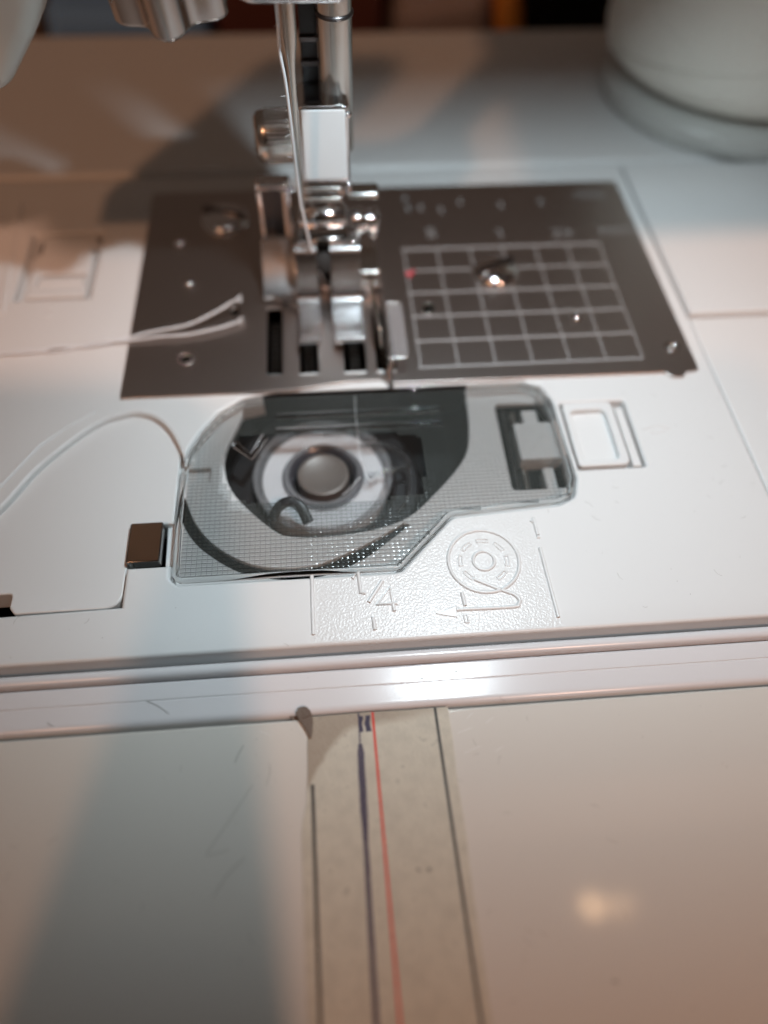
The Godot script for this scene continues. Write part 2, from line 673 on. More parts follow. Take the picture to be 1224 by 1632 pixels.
	var reach := rounded(pv([-70, -30, -27.55, -30, -27.55, -0.75, -32.9, -0.75, -32.9, 11.1, -45.7, 11.1, -46.4, 10.2, -46.4, 8.3, -70, 8.3]), [0, 0, 0.4, 0.3, 2.4, 0.8, 0.6, 0.5, 0], 6)
	var low: PackedVector2Array = Geometry2D.intersect_polygons(Geometry2D.offset_polygon(clean(pocket, true), 1.0)[0], reach)[0]
	slab(g, low, [], -4.5, -1.1, 0.3)
	part("winding_guide", g, white, o)
	g = Geo.new()
	var slot := PackedVector2Array()
	rbox(g, Vector3(-30.8, -1.0, 2.4), Vector3(4.2, 1.6, 5.9), 0.18)
	part("thread_cutter", g, mats.blued_steel, o)
	# the shelf under the bobbin cover, with the race opening
	g = Geo.new()
	var race := curved(pv([-19.5, -22.5, -19.4, -19.4, -21.4, -13.5, -21.5, -9.7, -19.9, -5.3, -15.2, 0.1, -11.9, 1.8, -4.4, 1.8, 2.4, 0.2, 7.1, -3.6, 12.3, -9.8, 13.8, -15.5, 14.2, -22.5]), 5)
	race.append_array(pv([14.3, -24.5, -19.5, -24.5]))
	var gap := curved(pv([-28.6, -7.0, -27.2, -2.6, -25.6, 0.8, -23.2, 3.6, -19.0, 6.6, -14.0, 8.0, -8.5, 7.9, -3.5, 6.0, 0.0, 3.6, 3.5, 0.9]), 5)
	var gap_in := curved(pv([2.6, 0.55, -1.2, 2.8, -5.5, 4.9, -9.5, 6.3, -14.0, 6.4, -18.3, 5.2, -22.4, 2.3, -25.0, -1.2, -26.6, -5.2, -28.4, -9.4]), 5)
	gap.append_array(gap_in)
	var latch_hole := rounded(rect(18.2, -19.6, 26.2, -3.7), 0.8)
	var side_dip := rect(-26.9, -10.4, -23.4, -7.9)
	var shelf := cover_outline(1.4)
	shelf = Geometry2D.clip_polygons(shelf, rect(-60, -60, 60, -22.3))[0]
	shelf = Geometry2D.clip_polygons(shelf, race)[0]
	slab(g, shelf, [gap, latch_hole, side_dip], -2.7, -2.0, 0.12)
	part("bobbin_shelf", g, white, o)
	g = Geo.new()
	slab(g, rect(-27.5, -11, -23, -7), [], -4.4, -3.1)
	part("side_recess", g, white, o)
	# dark insides
	g = Geo.new()
	slab(g, rect(-19.4, -22.24, 14.1, -21.9), [], -6.0, -0.45)
	part("dark_wall_cover", g, mats.dark_plastic, o)  # dark strip added to hide the lit white wall behind it
	g = Geo.new()
	slab(g, rect(-62, -76, 48, 16.8), [], -19, -17)
	part("inner_floor", g, mats.black_inside, o)
	g = Geo.new()
	slab(g, circle(-7.9, -9.8, 14.0), [circle(-7.9, -9.8, 10.2)], -12, -6.2, 0.6)
	part("hook_race", g, mats.dark_plastic, o)
	g = Geo.new()
	slab(g, circle(-7.9, -9.8, 10.4), [], -13, -11.5)
	part("bobbin_case_floor", g, mats.dark_plastic, o)
	g = Geo.new()
	lathe(g, pv([0.0, -4.35, 2.9, -4.3, 3.3, -4.05, 3.65, -4.2, 3.75, -11.5]), Vector3(-7.9, 0, -9.8))
	part("centre_post", g, mat("brown_post", lin(0.17, 0.15, 0.135), 0.42, 0.2), o)
	g = Geo.new()   # spring clip of the bobbin case
	tube(g, curved3([Vector3(-14.9, -2.3, -1.2), Vector3(-13.9, -1.3, -2.6), Vector3(-12.4, -0.9, -3.1), Vector3(-11.0, -1.1, -2.2), Vector3(-10.0, -1.9, -0.2)]), 0.75, 10, true, 0.35)
	part("tension_spring", g, mats.dark_plastic, o)
	# latch behind the window at the right
	g = Geo.new()
	tube(g, PackedVector3Array([Vector3(19.6, -3.2, -19.0), Vector3(19.4, -3.2, -4.4)]), 0.42)
	part("latch_rod", g, mats.dark_steel, o)
	g = Geo.new()
	tube(g, PackedVector3Array([Vector3(20.9, -3.4, -18.6), Vector3(20.7, -3.4, -4.4)]), 0.5)
	part("latch_rod", g, mats.satin_chrome, o)
	g = Geo.new()
	slab(g, rounded(rect(20.2, -15.2, 26.4, -8.5), 0.3), [], -4.0, -1.3, 0.25)
	part("latch_tab", g, white, o)
	for q in [[22.3, -18.9, 24.6, -15.9], [23.4, -8.0, 25.0, -4.0]]:
		g = Geo.new()
		slab(g, rounded(rect(q[0], q[1], q[2], q[3]), 0.2), [], -5.0, -2.9, 0.2)
		part("latch_block", g, white, o)
	# the cover release button
	g = Geo.new()
	slab(g, rounded(rect(27.5, -17.3, 34.9, -5.6), [0.7, 1.2, 1.2, 0.8]), [rounded(rect(28.5, -15.8, 33.6, -6.6), 1.0)], -2.4, 0.25, 0.3)
	var rb := part("release_button", g, white, o)
	g = Geo.new()
	slab(g, rect(28.2, -16.2, 33.9, -6.2), [], -2.2, -0.75)
	part("button_dish", g, white, rb)
	g = Geo.new()
	slab(g, rect(35.35, -16.4, 36.55, -5.6), [], -2.0, -0.3, 0.2)
	part("button_stop", g, white, rb)
	g = Geo.new()
	slab(g, rect(27.0, -18, 37.4, -5), [], -3.4, -2.1)
	part("button_well", g, white, o)
	# left rear clip in its recess
	g = Geo.new()
	slab(g, rect(-57, -62.4, -43.6, -44.2), [], -3.0, -2.0)
	var dw := part("clip_recess", g, white, o)
	g = Geo.new()
	slab(g, rect(-54.8, -61.4, -45.3, -45.6), [rounded(rect(-53.6, -51.4, -45.9, -48.4), 0.2), rounded(rect(-55.3, -60.5, -54.1, -56.6), 0.1), rounded(rect(-45.9, -58.5, -44.7, -56.6), 0.1)], -1.6, -0.3, 0.3)
	part("spare_clip", g, white, o)
	g = Geo.new()
	slab(g, rect(-53.4, -50.4, -46.1, -48.6), [], -1.6, -0.3, 0.4)
	part("clip_ridge", g, white, dw)
	g = Geo.new()
	tube(g, PackedVector3Array([Vector3(-60.2, 0, -70.5), Vector3(-57.6, 0, -41.5)]), 0.55, 12, true, 0.5)
	part("edge_rib", g, white, o)
	# rear and right beds
	g = Geo.new()
	slab(g, rect(-140, -136.5, 180, -79.5), [], -30, 0.0, 1.6)
	part("rear_bed", g, white, o)
	g = Geo.new()
	slab(g, rect(53.0, -78.0, 180, -35.6), [], -20, 0.0, 0.3)
	part("right_bed", g, white, o)
	g = Geo.new()
	slab(g, rect(53.0, -35.3, 180, 18.25), [], -20, -0.75, 0.5)
	part("right_bed", g, white, o)
	g = Geo.new()
	slab(g, rect(-140, -78.6, 180, 17.2), [], -32, -20.5)
	part("base_body", g, white, o)
	# the needle arm overhead, with the recessed lamp
	g = Geo.new()
	slab(g, rounded(rect(-14, -66, 260, 14), 6.0), [rounded(rect(13.2, -19.0, 23.2, -12.3), 1.0)], 93, 100, 2.0, true, 2.0)
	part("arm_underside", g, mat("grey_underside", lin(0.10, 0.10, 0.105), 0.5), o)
	g = Geo.new()
	slab(g, rounded(rect(-14, -66, 260, 14), 6.0), [], 100.5, 190, 8.0)
	var head := part("needle_arm", g, white, o)
	g = Geo.new()
	rbox(g, Vector3(18, 100.0, -15), Vector3(5.6, 0.6, 3.4), 0.1)
	var lm := mat("lamp_lens", lin(0.9, 0.95, 1.0), 0.3)
	lm.emission_enabled = true
	lm.emission = lin(0.79, 0.93, 1.0)
	lm.emission_energy_multiplier = 12.0
	part("lamp_lens", g, lm, head)
	g = Geo.new()
	slab(g, rounded(rect(200, -130, 300, 10), 20.0), [], -20, 100, 6.0)
	part("arm_column", g, white, o)

func build_table() -> void:
	var p := thing("extension_table", "white table section along the front edge of the machine bed", "table", Vector3(0, -20, 60))
	var g := Geo.new()
	var k := PackedVector2Array()
	for i in 9:
		var t := PI * i / 8.0
		k.push_back(Vector2(19.85 - 0.72 * cos(t), -1.15 + 0.62 * sin(t)))
	k.append_array(pv([20.57, -6, 19.13, -6]))
	sweep(g, k, -120, 160)
	part("rounded_bead", g, mats.ledge_plastic, p)
	g = Geo.new()
	var e := pv([20.8, -6, 20.8, -1.45, 21.05, -1.22, 22.9, -1.2, 23.0, -1.32, 23.12, -1.2, 24.9, -1.18])
	for i in 5:
		var t := PI / 2 - PI / 2 * i / 4.0
		e.push_back(Vector2(25.2 + 0.75 * cos(t), -1.9 + 0.75 * sin(t)))
	e.append_array(pv([25.95, -6]))
	sweep(g, e, -120, 160)
	part("ledge", g, mats.ledge_plastic, p)
	g = Geo.new()
	slab(g, rect(-120, 26.35, 160, 190), [], -4.0, -1.2, 0.35)
	part("front_panel", g, mats.cream_panel, p)
	g = Geo.new()
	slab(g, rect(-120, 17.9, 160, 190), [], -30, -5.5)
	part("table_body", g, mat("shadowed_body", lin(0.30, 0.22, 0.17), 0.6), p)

func build_plate() -> void:
	var o := thing("needle_plate", "brown reflecting steel needle plate with etched square grid", "needle plate", Vector3(6.7, 0, -47))
	var slots := [rounded(rect(-15.6, -40, -13.2, -25.3), 0.4), rounded(rect(-10.6, -40, -7.8, -25.0), 0.4), rounded(rect(-3.9, -36, -0.6, -24.8), 0.4), rounded(rect(1.0, -38, 3.9, -24.7), 0.4)]
	var holes := slots.duplicate()
	holes.append_array([circle(-27.7, -29.4, 1.0, 24), circle(-20.7, -39.6, 0.75, 20), circle(10.2, -38.5, 1.05, 24), circle(47.3, -27.6, 1.0, 24)])
	var line := pv([-36.7, -72.4, 50.0, -72.4, 50.1, -22.5, 47.9, -22.3, 47.2, -21.3, 45.6, -21.3, 44.6, -22.3, 2.5, -22.6, 1.5, -23.4, -3.0, -23.3, -11.0, -22.3, -18.0, -21.9, -36.7, -21.9])
	var g := Geo.new()
	slab(g, rounded(line, [0.6, 1.2, 0.8, 0.5, 0.5, 0.5, 0.5, 0.5, 0.5, 0.8, 1.0, 1.0, 0.6], 4), holes, 0.003, 0.42, 0.14)
	var pl := part("steel_sheet", g, mats.plate_steel, o)
	# etched grid
	for k in 6:
		g = Geo.new()
		var z := -53.6 + 5.62 * k
		slab(g, rect(7.3, z - 0.24 - (0.2 if k == 0 else 0.0), 42.25, z + 0.24), [], 0.40, 0.435)
		part("etched_line", g, mats.engraving, pl)
	for k in 7:
		g = Geo.new()
		var x := 7.65 + 5.74 * k
		slab(g, rect(x - 0.12, -53.6, x + 0.12, -25.3), [], 0.40, 0.439)
		part("etched_line", g, mats.engraving, pl)
	for t in [[9.3, -68.5], [9.6, -65.6], [11.9, -65.5], [15.5, -64.7], [19.3, -67.0], [26.7, -65.7], [34.2, -66.3]]:
		g = Geo.new()
		slab(g, rounded(rect(t[0] - 0.3, t[1] - 0.9, t[0] + 0.3, t[1] + 0.9), 0.25, 3), [], 0.40, 0.437)
		part("etched_mark", g, mats.engraving, pl)
	for w in [["8", 12.9, -58.0, 3.6], ["1", 25.2, -57.2, 3.4], ["20", 36.2, -56.8, 3.2], ["inch", 46.0, -57.2, 2.9], ["mm", 43.8, -68.2, 2.6]]:
		letters(pl, w[0], w[1], w[2], w[3])
	# screws: domed heads with a slot
	for s in [[-23.3, -63.6, 4.3, -0.35], [22.4, -46.6, 4.0, 0.5]]:
		g = Geo.new()
		var r: float = s[2]
		lathe(g, pv([r + 0.1, 0.42, r + 0.1, 0.6, r - 0.3, 1.1, r * 0.75, 1.75, r * 0.42, 2.15, 0.0, 2.3]), Vector3(s[0], 0, s[1]), 56)
		var sc := part("plate_screw", g, mats.chrome, o)
		g = Geo.new()
		g.xf = Transform3D(Basis(Vector3.UP, s[3]), Vector3(s[0], 0, s[1]))
		rbox(g, Vector3(0, 1.75, 0), Vector3(r * 1.75, 1.24, 0.95), 0.05)
		part("screw_slot", g, mats.dark_steel, sc)
	# chrome domes added to catch lamp glints in place of small holes
	for h in [[-30.8, -57.4], [-28.4, -46.8], [33.8, -35.3]]:
		g = Geo.new()
		var dome := PackedVector2Array()
		for k in 13:
			var t := deg_to_rad(62.0 * (1.0 - k / 12.0))
			dome.push_back(Vector2(1.25 * sin(t), 0.40 + 1.25 * (cos(t) - cos(deg_to_rad(62.0)))))
		lathe(g, dome, Vector3(h[0], 0, h[1]), 40, -1.0)
		part("glint_dome", g, mats.chrome, o)
	# rims of the threaded holes
	for h in [[-27.7, -29.4, 1.0], [47.3, -27.6, 1.0], [10.2, -38.5, 1.05]]:
		g = Geo.new()
		torus(g, Vector3(h[0], 0.36, h[1]), h[2] + 0.12, 0.24, 32)
		part("hole_rim", g, mats.chrome, o)
	g = Geo.new()
	tube(g, PackedVector3Array([Vector3(47.3, -6, -27.6), Vector3(47.3, 0.35, -27.6)]), 0.8)
	for k in 3:
		torus(g, Vector3(47.3, 0.35 - 0.35 * k, -27.6), 0.62, 0.2, 24)
	part("set_screw", g, mats.satin_chrome, o)
	g = Geo.new()
	slab(g, pv([7.3, -47.6, 9.2, -48.2, 8.0, -46.2]), [], 0.42, 0.444)
	part("red_speck", g, mats.red_mark, o)
	# toothed feed dogs in their slots
	for s in [[-14.4, -38.5, -26.0], [-9.2, -38.5, -26.0], [-2.2, -34.5, -25.8], [2.5, -36.5, -25.8]]:
		g = Geo.new()
		var prof := PackedVector2Array()
		var z: float = s[1]
		while z < s[2] - 1.0:
			prof.push_back(Vector2(z, -1.5))
			prof.push_back(Vector2(z + 0.75, -0.95))
			z += 1.0
		prof.append_array(pv([s[2], -1.8, s[2], -3.8, s[1], -3.8]))
		sweep(g, prof, s[0] - 0.75, s[0] + 0.75)
		part("feed_dog", g, mats.blued_steel, o)

func letters(parent: Node, text: String, x: float, z: float, high: float) -> void:
	var f := SystemFont.new()
	f.font_names = PackedStringArray(["Droid Sans"])
	var t := TextMesh.new()
	t.font = f
	t.text = text
	t.font_size = 32
	t.pixel_size = high * S / 32.0
	t.depth = 0.035 * S
	t.material = mats.engraving
	var o := MeshInstance3D.new()
	o.mesh = t
	o.name = "etched_number" if not parent.has_node("etched_number") else "etched_number_%03d" % parent.get_child_count()
	parent.add_child(o, true)
	o.transform = Transform3D(Basis(Vector3.RIGHT, -PI / 2), (Vector3(x, 0.43, z) - org) * S)

func build_cover() -> void:
	var o := thing("bobbin_cover", "clear ribbed plastic bobbin cover set into the white deck", "bobbin cover", Vector3(0, 0, -7))
	var line := cover_outline(0.0)
	var win := rounded(pv([-21.6, -9.2, -20.0, -13.9, -14.6, -14.3, 5.4, -13.2, 6.4, -12.2, 5.7, -2.4, -11.7, -2.1, -19.6, -3.1, -21.2, -6.0]), [1.5, 0.8, 0.1, 1.0, 1.0, 0.5, 0.2, 0.6, 1.5], 5)
	var g := Geo.new()
	slab(g, win, [], -0.42, -0.40, 0.0, false)
	part("clear_window", g, mats.clear_plastic, o)
	# the moulded cells, a small pillow each
	g = Geo.new()
	var px := 0.66
	var pz := 0.58
	var cells := inset(clean(line, true), 0.75)
	var gl := Geo.new()
	var rng := RandomNumberGenerator.new()
	rng.seed = 5
	for i in range(-42, 42):
		for j in range(-40, 18):
			var c := Vector2(i * px, j * pz)
			if not Geometry2D.is_point_in_polygon(c, cells) or Geometry2D.is_point_in_polygon(c, win):
				continue
			var rx := rng.randf_range(-0.05, 0.05)
			var rz := rng.randf_range(-0.05, 0.065)
			shingle(g, c, px * 0.45, pz * 0.5, pz * 0.32, rx, rz)
			var u := Vector3.UP
			var y := -0.30
			var z0 := c.y + pz * 0.32
			var z1 := c.y + pz * 0.5
			gl.quad(Vector3(c.x - px * 0.5, y, z0), Vector3(c.x + px * 0.5, y, z0), Vector3(c.x + px * 0.5, y, z1), Vector3(c.x - px * 0.5, y, z1), u, u, u, u)
			gl.quad(Vector3(c.x + px * 0.45, y, c.y - pz * 0.5), Vector3(c.x + px * 0.55, y, c.y - pz * 0.5), Vector3(c.x + px * 0.55, y, z0), Vector3(c.x + px * 0.45, y, z0), u, u, u, u)
	part("moulded_cells", g, mats.cell_plastic, o, "", true)
	part("cell_edge_shade", gl, mats.groove_tint, o, "", true)  # dark strips painted where the cell edges bend the light
	# rounded clear rim
	g = Geo.new()
	var rim := PackedVector3Array()
	for q in inset(clean(line, true), 0.42):
		rim.push_back(Vector3(q.x, -0.22, q.y))
	rim.push_back(rim[0])
	tube(g, rim, 0.42, 12, false)
	part("cover_rim", g, mats.solid_clear, o)
	for z in [-17.6, -14.95]:
		g = Geo.new()
		tube(g, PackedVector3Array([Vector3(-14.2, -0.15, z), Vector3(9.6, -0.15, z)]), 0.42, 12)
		part("long_rib", g, mats.solid_clear, o)
	g = Geo.new()
	tube(g, PackedVector3Array([Vector3(-20.0, -0.2, -12.9), Vector3(-17.6, -0.2, -10.5), Vector3(-15.8, -0.2, -13.9)]), 0.55, 10)
	part("moulded_arrow", g, mats.solid_clear, o)

func shingle(g: Geo, c: Vector2, hx: float, back: float, front: float, rx: float, rz: float) -> void:
	var p := []
	var n := []
	for b in 3:
		for a in 3:
			var u := a - 1.0
			var w := b - 1.0
			var z := -back if b == 0 else front if b == 2 else 0.0
			p.push_back(Vector3(c.x + u * hx, -0.16 - rz * z - rx * u * hx - (0.02 if absf(u) + absf(w) > 1.5 else 0.0), c.y + z))
			n.push_back(Vector3(u * 0.16 + rx, 1.0, rz + w * 0.14).normalized())
	for b in 2:
		for a in 2:
			var i := b * 3 + a
			g.quad(p[i], p[i + 1], p[i + 4], p[i + 3], n[i], n[i + 1], n[i + 4], n[i + 3])

func build_bobbin() -> void:
	var c := Vector3(-7.9, 0, -9.8)
	var o := thing("bobbin", "clear bobbin with white thread lying under the clear cover", "bobbin", c)
	var g := Geo.new()
	var wind := pv([5.2, -11.2, 8.9, -11.2, 9.1, -10.0, 8.8, -5.4])
	for k in 15:
		wind.push_back(Vector2(8.6 - 0.22 * k, -4.85 - 0.12 * (k % 2)))
	lathe(g, wind, c, 72)
	part("wound_thread", g, mats.white_thread, o)
	g = Geo.new()
	slab(g, circle(c.x, c.z, 9.7, 64), [circle(c.x, c.z, 5.1, 40)], -4.5, -3.9, 0.15)
	var f := part("flange", g, mats.bobbin_plastic, o)
	g = Geo.new()
	torus(g, c + Vector3(0, -4.1, 0), 9.7, 0.3, 64)
	torus(g, c + Vector3(0, -4.1, 0), 5.1, 0.28, 48)
	part("flange_rim", g, mats.bobbin_plastic, f)
	g = Geo.new()
	lathe(g, pv([5.9, -4.7, 5.5, -4.3, 4.9, -4.6, 4.4, -5.2, 4.2, -11.2]), c, 48)
	part("hub", g, mat("smoky_hub", lin(0.05, 0.05, 0.06), 0.25), o)
	# the clear finger that holds the bobbin at the right
	var e := thing("bobbin_finger", "clear pointed finger at the right of the bobbin", "bobbin guide", Vector3(2, 0, -10))
	g = Geo.new()
	var tri := curved(pv([-1.6, -13.9, 1.2, -13.6, 3.4, -11.9, 4.3, -10.4, 4.2, -9.6, 2.6, -9.1, 0.0, -8.6, -1.2, -8.0]), 5)
	var tp := PackedVector3Array()
	for q in tri:
		tp.push_back(Vector3(q.x, -3.0, q.y))
	tube(g, tp, 0.32, 8)
	part("finger_edge", g, mats.solid_clear, e)
	g = Geo.new()
	tube(g, curved3([Vector3(4.1, -3.3, -9.8), Vector3(4.3, -3.6, -7.5), Vector3(3.6, -3.8, -4.6), Vector3(2.2, -3.9, -2.6)]), 0.2, 8)
	part("finger_edge", g, mats.solid_clear, e)
	g = Geo.new()
	slab(g, rounded(rect(-2.0, -9.2, -0.2, -7.2), 0.8), [], -4.0, -3.2, 0.2)
	part("finger_eye", g, mats.bobbin_plastic, e)
	org = Vector3(-2.5, -1.5, -15)
	g = Geo.new()
	tube(g, curved3([Vector3(-2.6, -0.8, -21.5), Vector3(-2.7, -1.2, -18.5), Vector3(-2.6, -1.6, -14.9), Vector3(-2.5, -1.9, -10.8), Vector3(-1.7, -2.6, -7.6), Vector3(-1.0, -3.1, -7.6), Vector3(-0.2, -3.0, -8.4)]), 0.07, 6)
	single("bobbin_thread", g, mats.white_thread, "single thin thread running over the bobbin beneath the clear cover", "thread")
	org = Vector3(-4, -3, -5.5)
	g = Geo.new()
	tube(g, curved3([Vector3(-5.3, -3.3, -5.4), Vector3(-4.2, -3.2, -6.3), Vector3(-3.2, -3.2, -7.6), Vector3(-2.6, -3.2, -8.2)]), 0.06, 6)
	single("loose_thread_end", g, mats.white_thread, "short loose thread end lying across the bobbin hub", "thread")

func build_foot() -> void:
	var o := thing("presser_foot", "chrome two-toed presser foot on its round upright bar", "presser foot", Vector3(-5, 0.5, -45))
	var ch: Material = mats.chrome
	var g := Geo.new()
	tube(g, PackedVector3Array([Vector3(-3.0, 20, -52), Vector3(-3.0, 96, -52)]), 2.25, 32)
	var bar := part("presser_bar", g, mats.satin_chrome, o)
	g = Geo.new()
	g.xf = Transform3D(Basis.IDENTITY, Vector3(-3.0, 37.6, -52))
	torus(g, Vector3.ZERO, 2.2, 0.3, 36)
	part("bar_ring", g, mats.dark_steel, bar)
	g = Geo.new()
	slab(g, rounded(rect(-7.7, -58, -5.3, -54.5), 0.3), [], 16, 92, 0.2)
	part("dark_rod", g, mats.dark_plastic, o)  # dark upright to the left of and behind the presser bar
	g = Geo.new()
	for k in 3:
		rbox(g, Vector3(-6.5, 27.5 + 3.0 * k, -54.6), Vector3(2.6, 0.7, 1.2), 0.15)
	part("rod_collar", g, mats.dark_steel, o)
	# holder block
	g = Geo.new()
	g.xf = Transform3D(Basis(Vector3(1, 0, 0), -0.115), Vector3(-5.2, 23.1, -50.0))
	rbox(g, Vector3.ZERO, Vector3(7.2, 10.4, 8.6), 0.5)
	var block := part("foot_holder", g, mats.chrome, o)
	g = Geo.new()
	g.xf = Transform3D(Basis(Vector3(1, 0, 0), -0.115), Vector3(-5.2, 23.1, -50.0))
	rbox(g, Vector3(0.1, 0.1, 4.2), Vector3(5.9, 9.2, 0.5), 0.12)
	part("added_white_face", g, mat("reflection_white", lin(0.80, 0.82, 0.83), 0.28), block)  # white plate added in place of a bright reflection on the chrome
	g = Geo.new()
	rbox(g, Vector3(-2.2, 17.0, -46.2), Vector3(1.6, 1.5, 1.2), 0.35)
	ball(g, Vector3(-1.7, 27.6, -46.2), 0.45)
	part("holder_stud", g, ch, block)
	# thumb screw
	g = Geo.new()
	g.xf = Transform3D(Basis(Vector3(0, 0, 1), -0.04), Vector3.ZERO) * towards(Vector3(-1, 0.0, 0.12), Vector3(-8.6, 22.3, -50.5))
	lathe(g, pv([0.0, 0.0, 2.9, 0.0, 3.3, 0.4, 3.45, 1.0, 3.45, 6.1, 3.2, 6.8, 2.6, 7.2, 0.0, 7.3]), Vector3.ZERO, 60)
	var kn := part("thumb_screw", g, mats.satin_chrome, o)
	g = Geo.new()
	for k in 40:
		var t := TAU * k / 40
		var d := Vector3(cos(t), 0, sin(t))
		tube(g, PackedVector3Array([d * 3.43 + Vector3(0, 1.4, 0), d * 3.43 + Vector3(0, 5.8, 0)]), 0.17, 6)
	for i in g.v.size():
		g.v[i] = Transform3D(Basis(Vector3(0, 0, 1), -0.04), Vector3.ZERO) * towards(Vector3(-1, 0.0, 0.12), Vector3(-8.6, 22.3, -50.5)) * g.v[i]
		g.n[i] = (towards(Vector3(-1, 0.0, 0.12)) * g.n[i]).normalized()
	part("knurling", g, mats.satin_chrome, kn)
	# ankle
	g = Geo.new()
	rbox(g, Vector3(-5.8, 14.6, -48.4), Vector3(6.4, 7.2, 4.6), 0.5)
	part("ankle", g, ch, o)
	g = Geo.new()
	g.xf = towards(Vector3.RIGHT, Vector3(-9.6, 12.6, -45.8))
	lathe(g, pv([0, 0, 1.5, 0, 1.75, 0.25, 1.75, 7.0, 1.5, 7.25, 0, 7.25]), Vector3.ZERO, 32)
	part("ankle_roll", g, ch, o)
	g = Geo.new()
	g.xf = towards(Vector3.RIGHT, Vector3(-10.2, 8.8, -45.2))
	lathe(g, pv([0, 0, 1.0, 0, 1.15, 0.15, 1.15, 8.0, 1.0, 8.2, 0, 8.2]), Vector3.ZERO, 28)
	part("hinge_pin", g, mats.blued_steel, o)
	g = Geo.new()
	for k in 3:
		rbox(g, Vector3(-5.8, 17.3 - 1.7 * k, -45.7 - 0.1 * k), Vector3(5.8, 0.7, 0.9), 0.3)
	part("ankle_rib", g, mats.satin_chrome, o)
	# sole with two toes
	g = Geo.new()
	var sole := pv([-16.0, -60, 2.8, -60, 2.8, -43.0, -0.4, -42.0, -0.5, -34.5, -5.4, -34.5, -5.5, -44.0, -6.8, -44.0, -6.9, -34.5, -10.5, -34.5, -10.5, -38.5, -15.8, -42.0])
	slab(g, rounded(sole, [0.6, 0.6, 0.5, 0.6, 0, 0, 0.1, 0.1, 0, 0, 0.3, 0.6], 4), [circle(-5.7, -44.6, 1.5, 28)], 0.75, 2.0, 0.25)
	var sp := part("sole", g, mats.brushed_chrome, o)
	for q in [[-10.5, -7.2], [-5.1, -0.5]]:
		g = Geo.new()
		var top := PackedVector2Array()
		var und := PackedVector2Array()
		top = curved(pv([-42.6, 9.7, -41.8, 9.0, -40.9, 6.6, -39.9, 3.5, -39.3, 2.5, -38.0, 2.05, -34.0, 1.95, -31.6, 2.0, -30.4, 2.4, -29.8, 3.1]), 4)
		for i in 5:
			var t := 1.0 - i / 4.0
			und.push_back(Vector2(-34.55 + 4.9 * t, 0.75 + 1.35 * t * t))
		und.append_array(pv([-45.6, 0.75, -45.6, 9.6]))
		top.append_array(und)
		sweep(g, top, q[0], q[1])
		tube(g, PackedVector3Array([Vector3(q[0] + 0.1, 2.6, -29.85), Vector3(q[1] - 0.1, 2.6, -29.85)]), 0.58, 14)
		part("toe", g, mats.brushed_chrome, sp)
	g = Geo.new()
	rbox(g, Vector3(-6.15, 5.0, -45.2), Vector3(1.9, 8.4, 1.0), 0.1)
	part("needle_slot_shade", g, mats.black_inside, sp)  # black block put in as the shade inside the slot
	g = Geo.new()
	g.xf = towards(Vector3(0, 0.65, 0.76), Vector3(-6.1, 7.6, -41.6))
	lathe(g, pv([0, 0.1, 1.35, 0.1, 1.5, 0.0, 1.5, -2.0]), Vector3.ZERO, 28)
	part("needle_hole_shade", g, mats.black_inside, sp)  # black disc painted as the shade of a hole
	# raised pieces on the sole
	g = Geo.new()
	rbox(g, Vector3(0.2, 3.1, -46.5), Vector3(5.3, 2.2, 6.4), 0.35)
	part("sole_step", g, mats.satin_chrome, o)
	g = Geo.new()
	rbox(g, Vector3(-10.0, 6.4, -45.6), Vector3(1.4, 7.6, 6.0), 0.45)
	rbox(g, Vector3(-1.5, 6.0, -45.6), Vector3(1.4, 8.0, 5.4), 0.45)
	part("hinge_cheek", g, ch, o)
	g = Geo.new()
	g.xf = towards(Vector3.RIGHT, Vector3(-2.2, 10.2, -48.0))
	lathe(g, pv([0, 0, 1.5, 0, 2.0, 0.5, 2.0, 2.4, 1.5, 2.9, 1.5, 3.3, 1.9, 3.6, 1.9, 4.6, 1.4, 5.0, 0, 5.0]), Vector3.ZERO, 32)
	ball(g, Vector3(1.5, 4.0, 1.2), 0.7)
	part("release_lever", g, ch, o)
	g = Geo.new()
	rbox(g, Vector3(0.3, 14.6, -49.0), Vector3(5.0, 1.0, 3.0), 0.4)
	part("lever_arm", g, mats.satin_chrome, o)
	g = Geo.new()
	var wing := PackedVector2Array()
	for i in 9:
		var t := i / 8.0
		wing.push_back(Vector2(-41.0 - 6.5 * t, 1.9 + 2.2 * t + 3.6 * t * t))
	for i in 9:
		var t := 1.0 - i / 8.0
		wing.push_back(Vector2(-41.4 - 6.9 * t, 1.0 + 2.2 * t + 3.6 * t * t))
	sweep(g, wing, -15.9, -10.4)
	part("side_wing", g, mats.brushed_chrome, o)
	g = Geo.new()
	rbox(g, Vector3(-15.3, 11.0, -49.2), Vector3(0.9, 9.0, 2.2), 0.3)
	rbox(g, Vector3(-11.2, 11.0, -49.2), Vector3(1.8, 9.0, 2.2), 0.4)
	rbox(g, Vector3(-13.2, 15.9, -49.6), Vector3(5.2, 1.4, 2.4), 0.4)
	part("side_frame", g, ch, o)
	g = Geo.new()
	rbox(g, Vector3(-13.2, 11.0, -50.4), Vector3(3.6, 9.0, 0.6), 0.1)
	part("side_recess", g, mats.dark_steel, o)
	# quarter-inch guide at the right
	g = Geo.new()
	var leaf := rounded(rect(3.0, -36.2, 5.6, -24.2), [0.2, 0.9, 0.9, 0.2], 5)
	slab(g, leaf, [], 3.6, 3.95, 0.1, true, 0.1)
	part("guide_leaf", g, clear_mat("smoky_plastic", lin(0.45, 0.44, 0.45, 0.30), 0.12), o)
	g = Geo.new()
	var lr := PackedVector3Array()
	for q in leaf:
		lr.push_back(Vector3(q.x, 3.9, q.y))
	lr.push_back(lr[0])
	tube(g, lr, 0.11, 8, false)
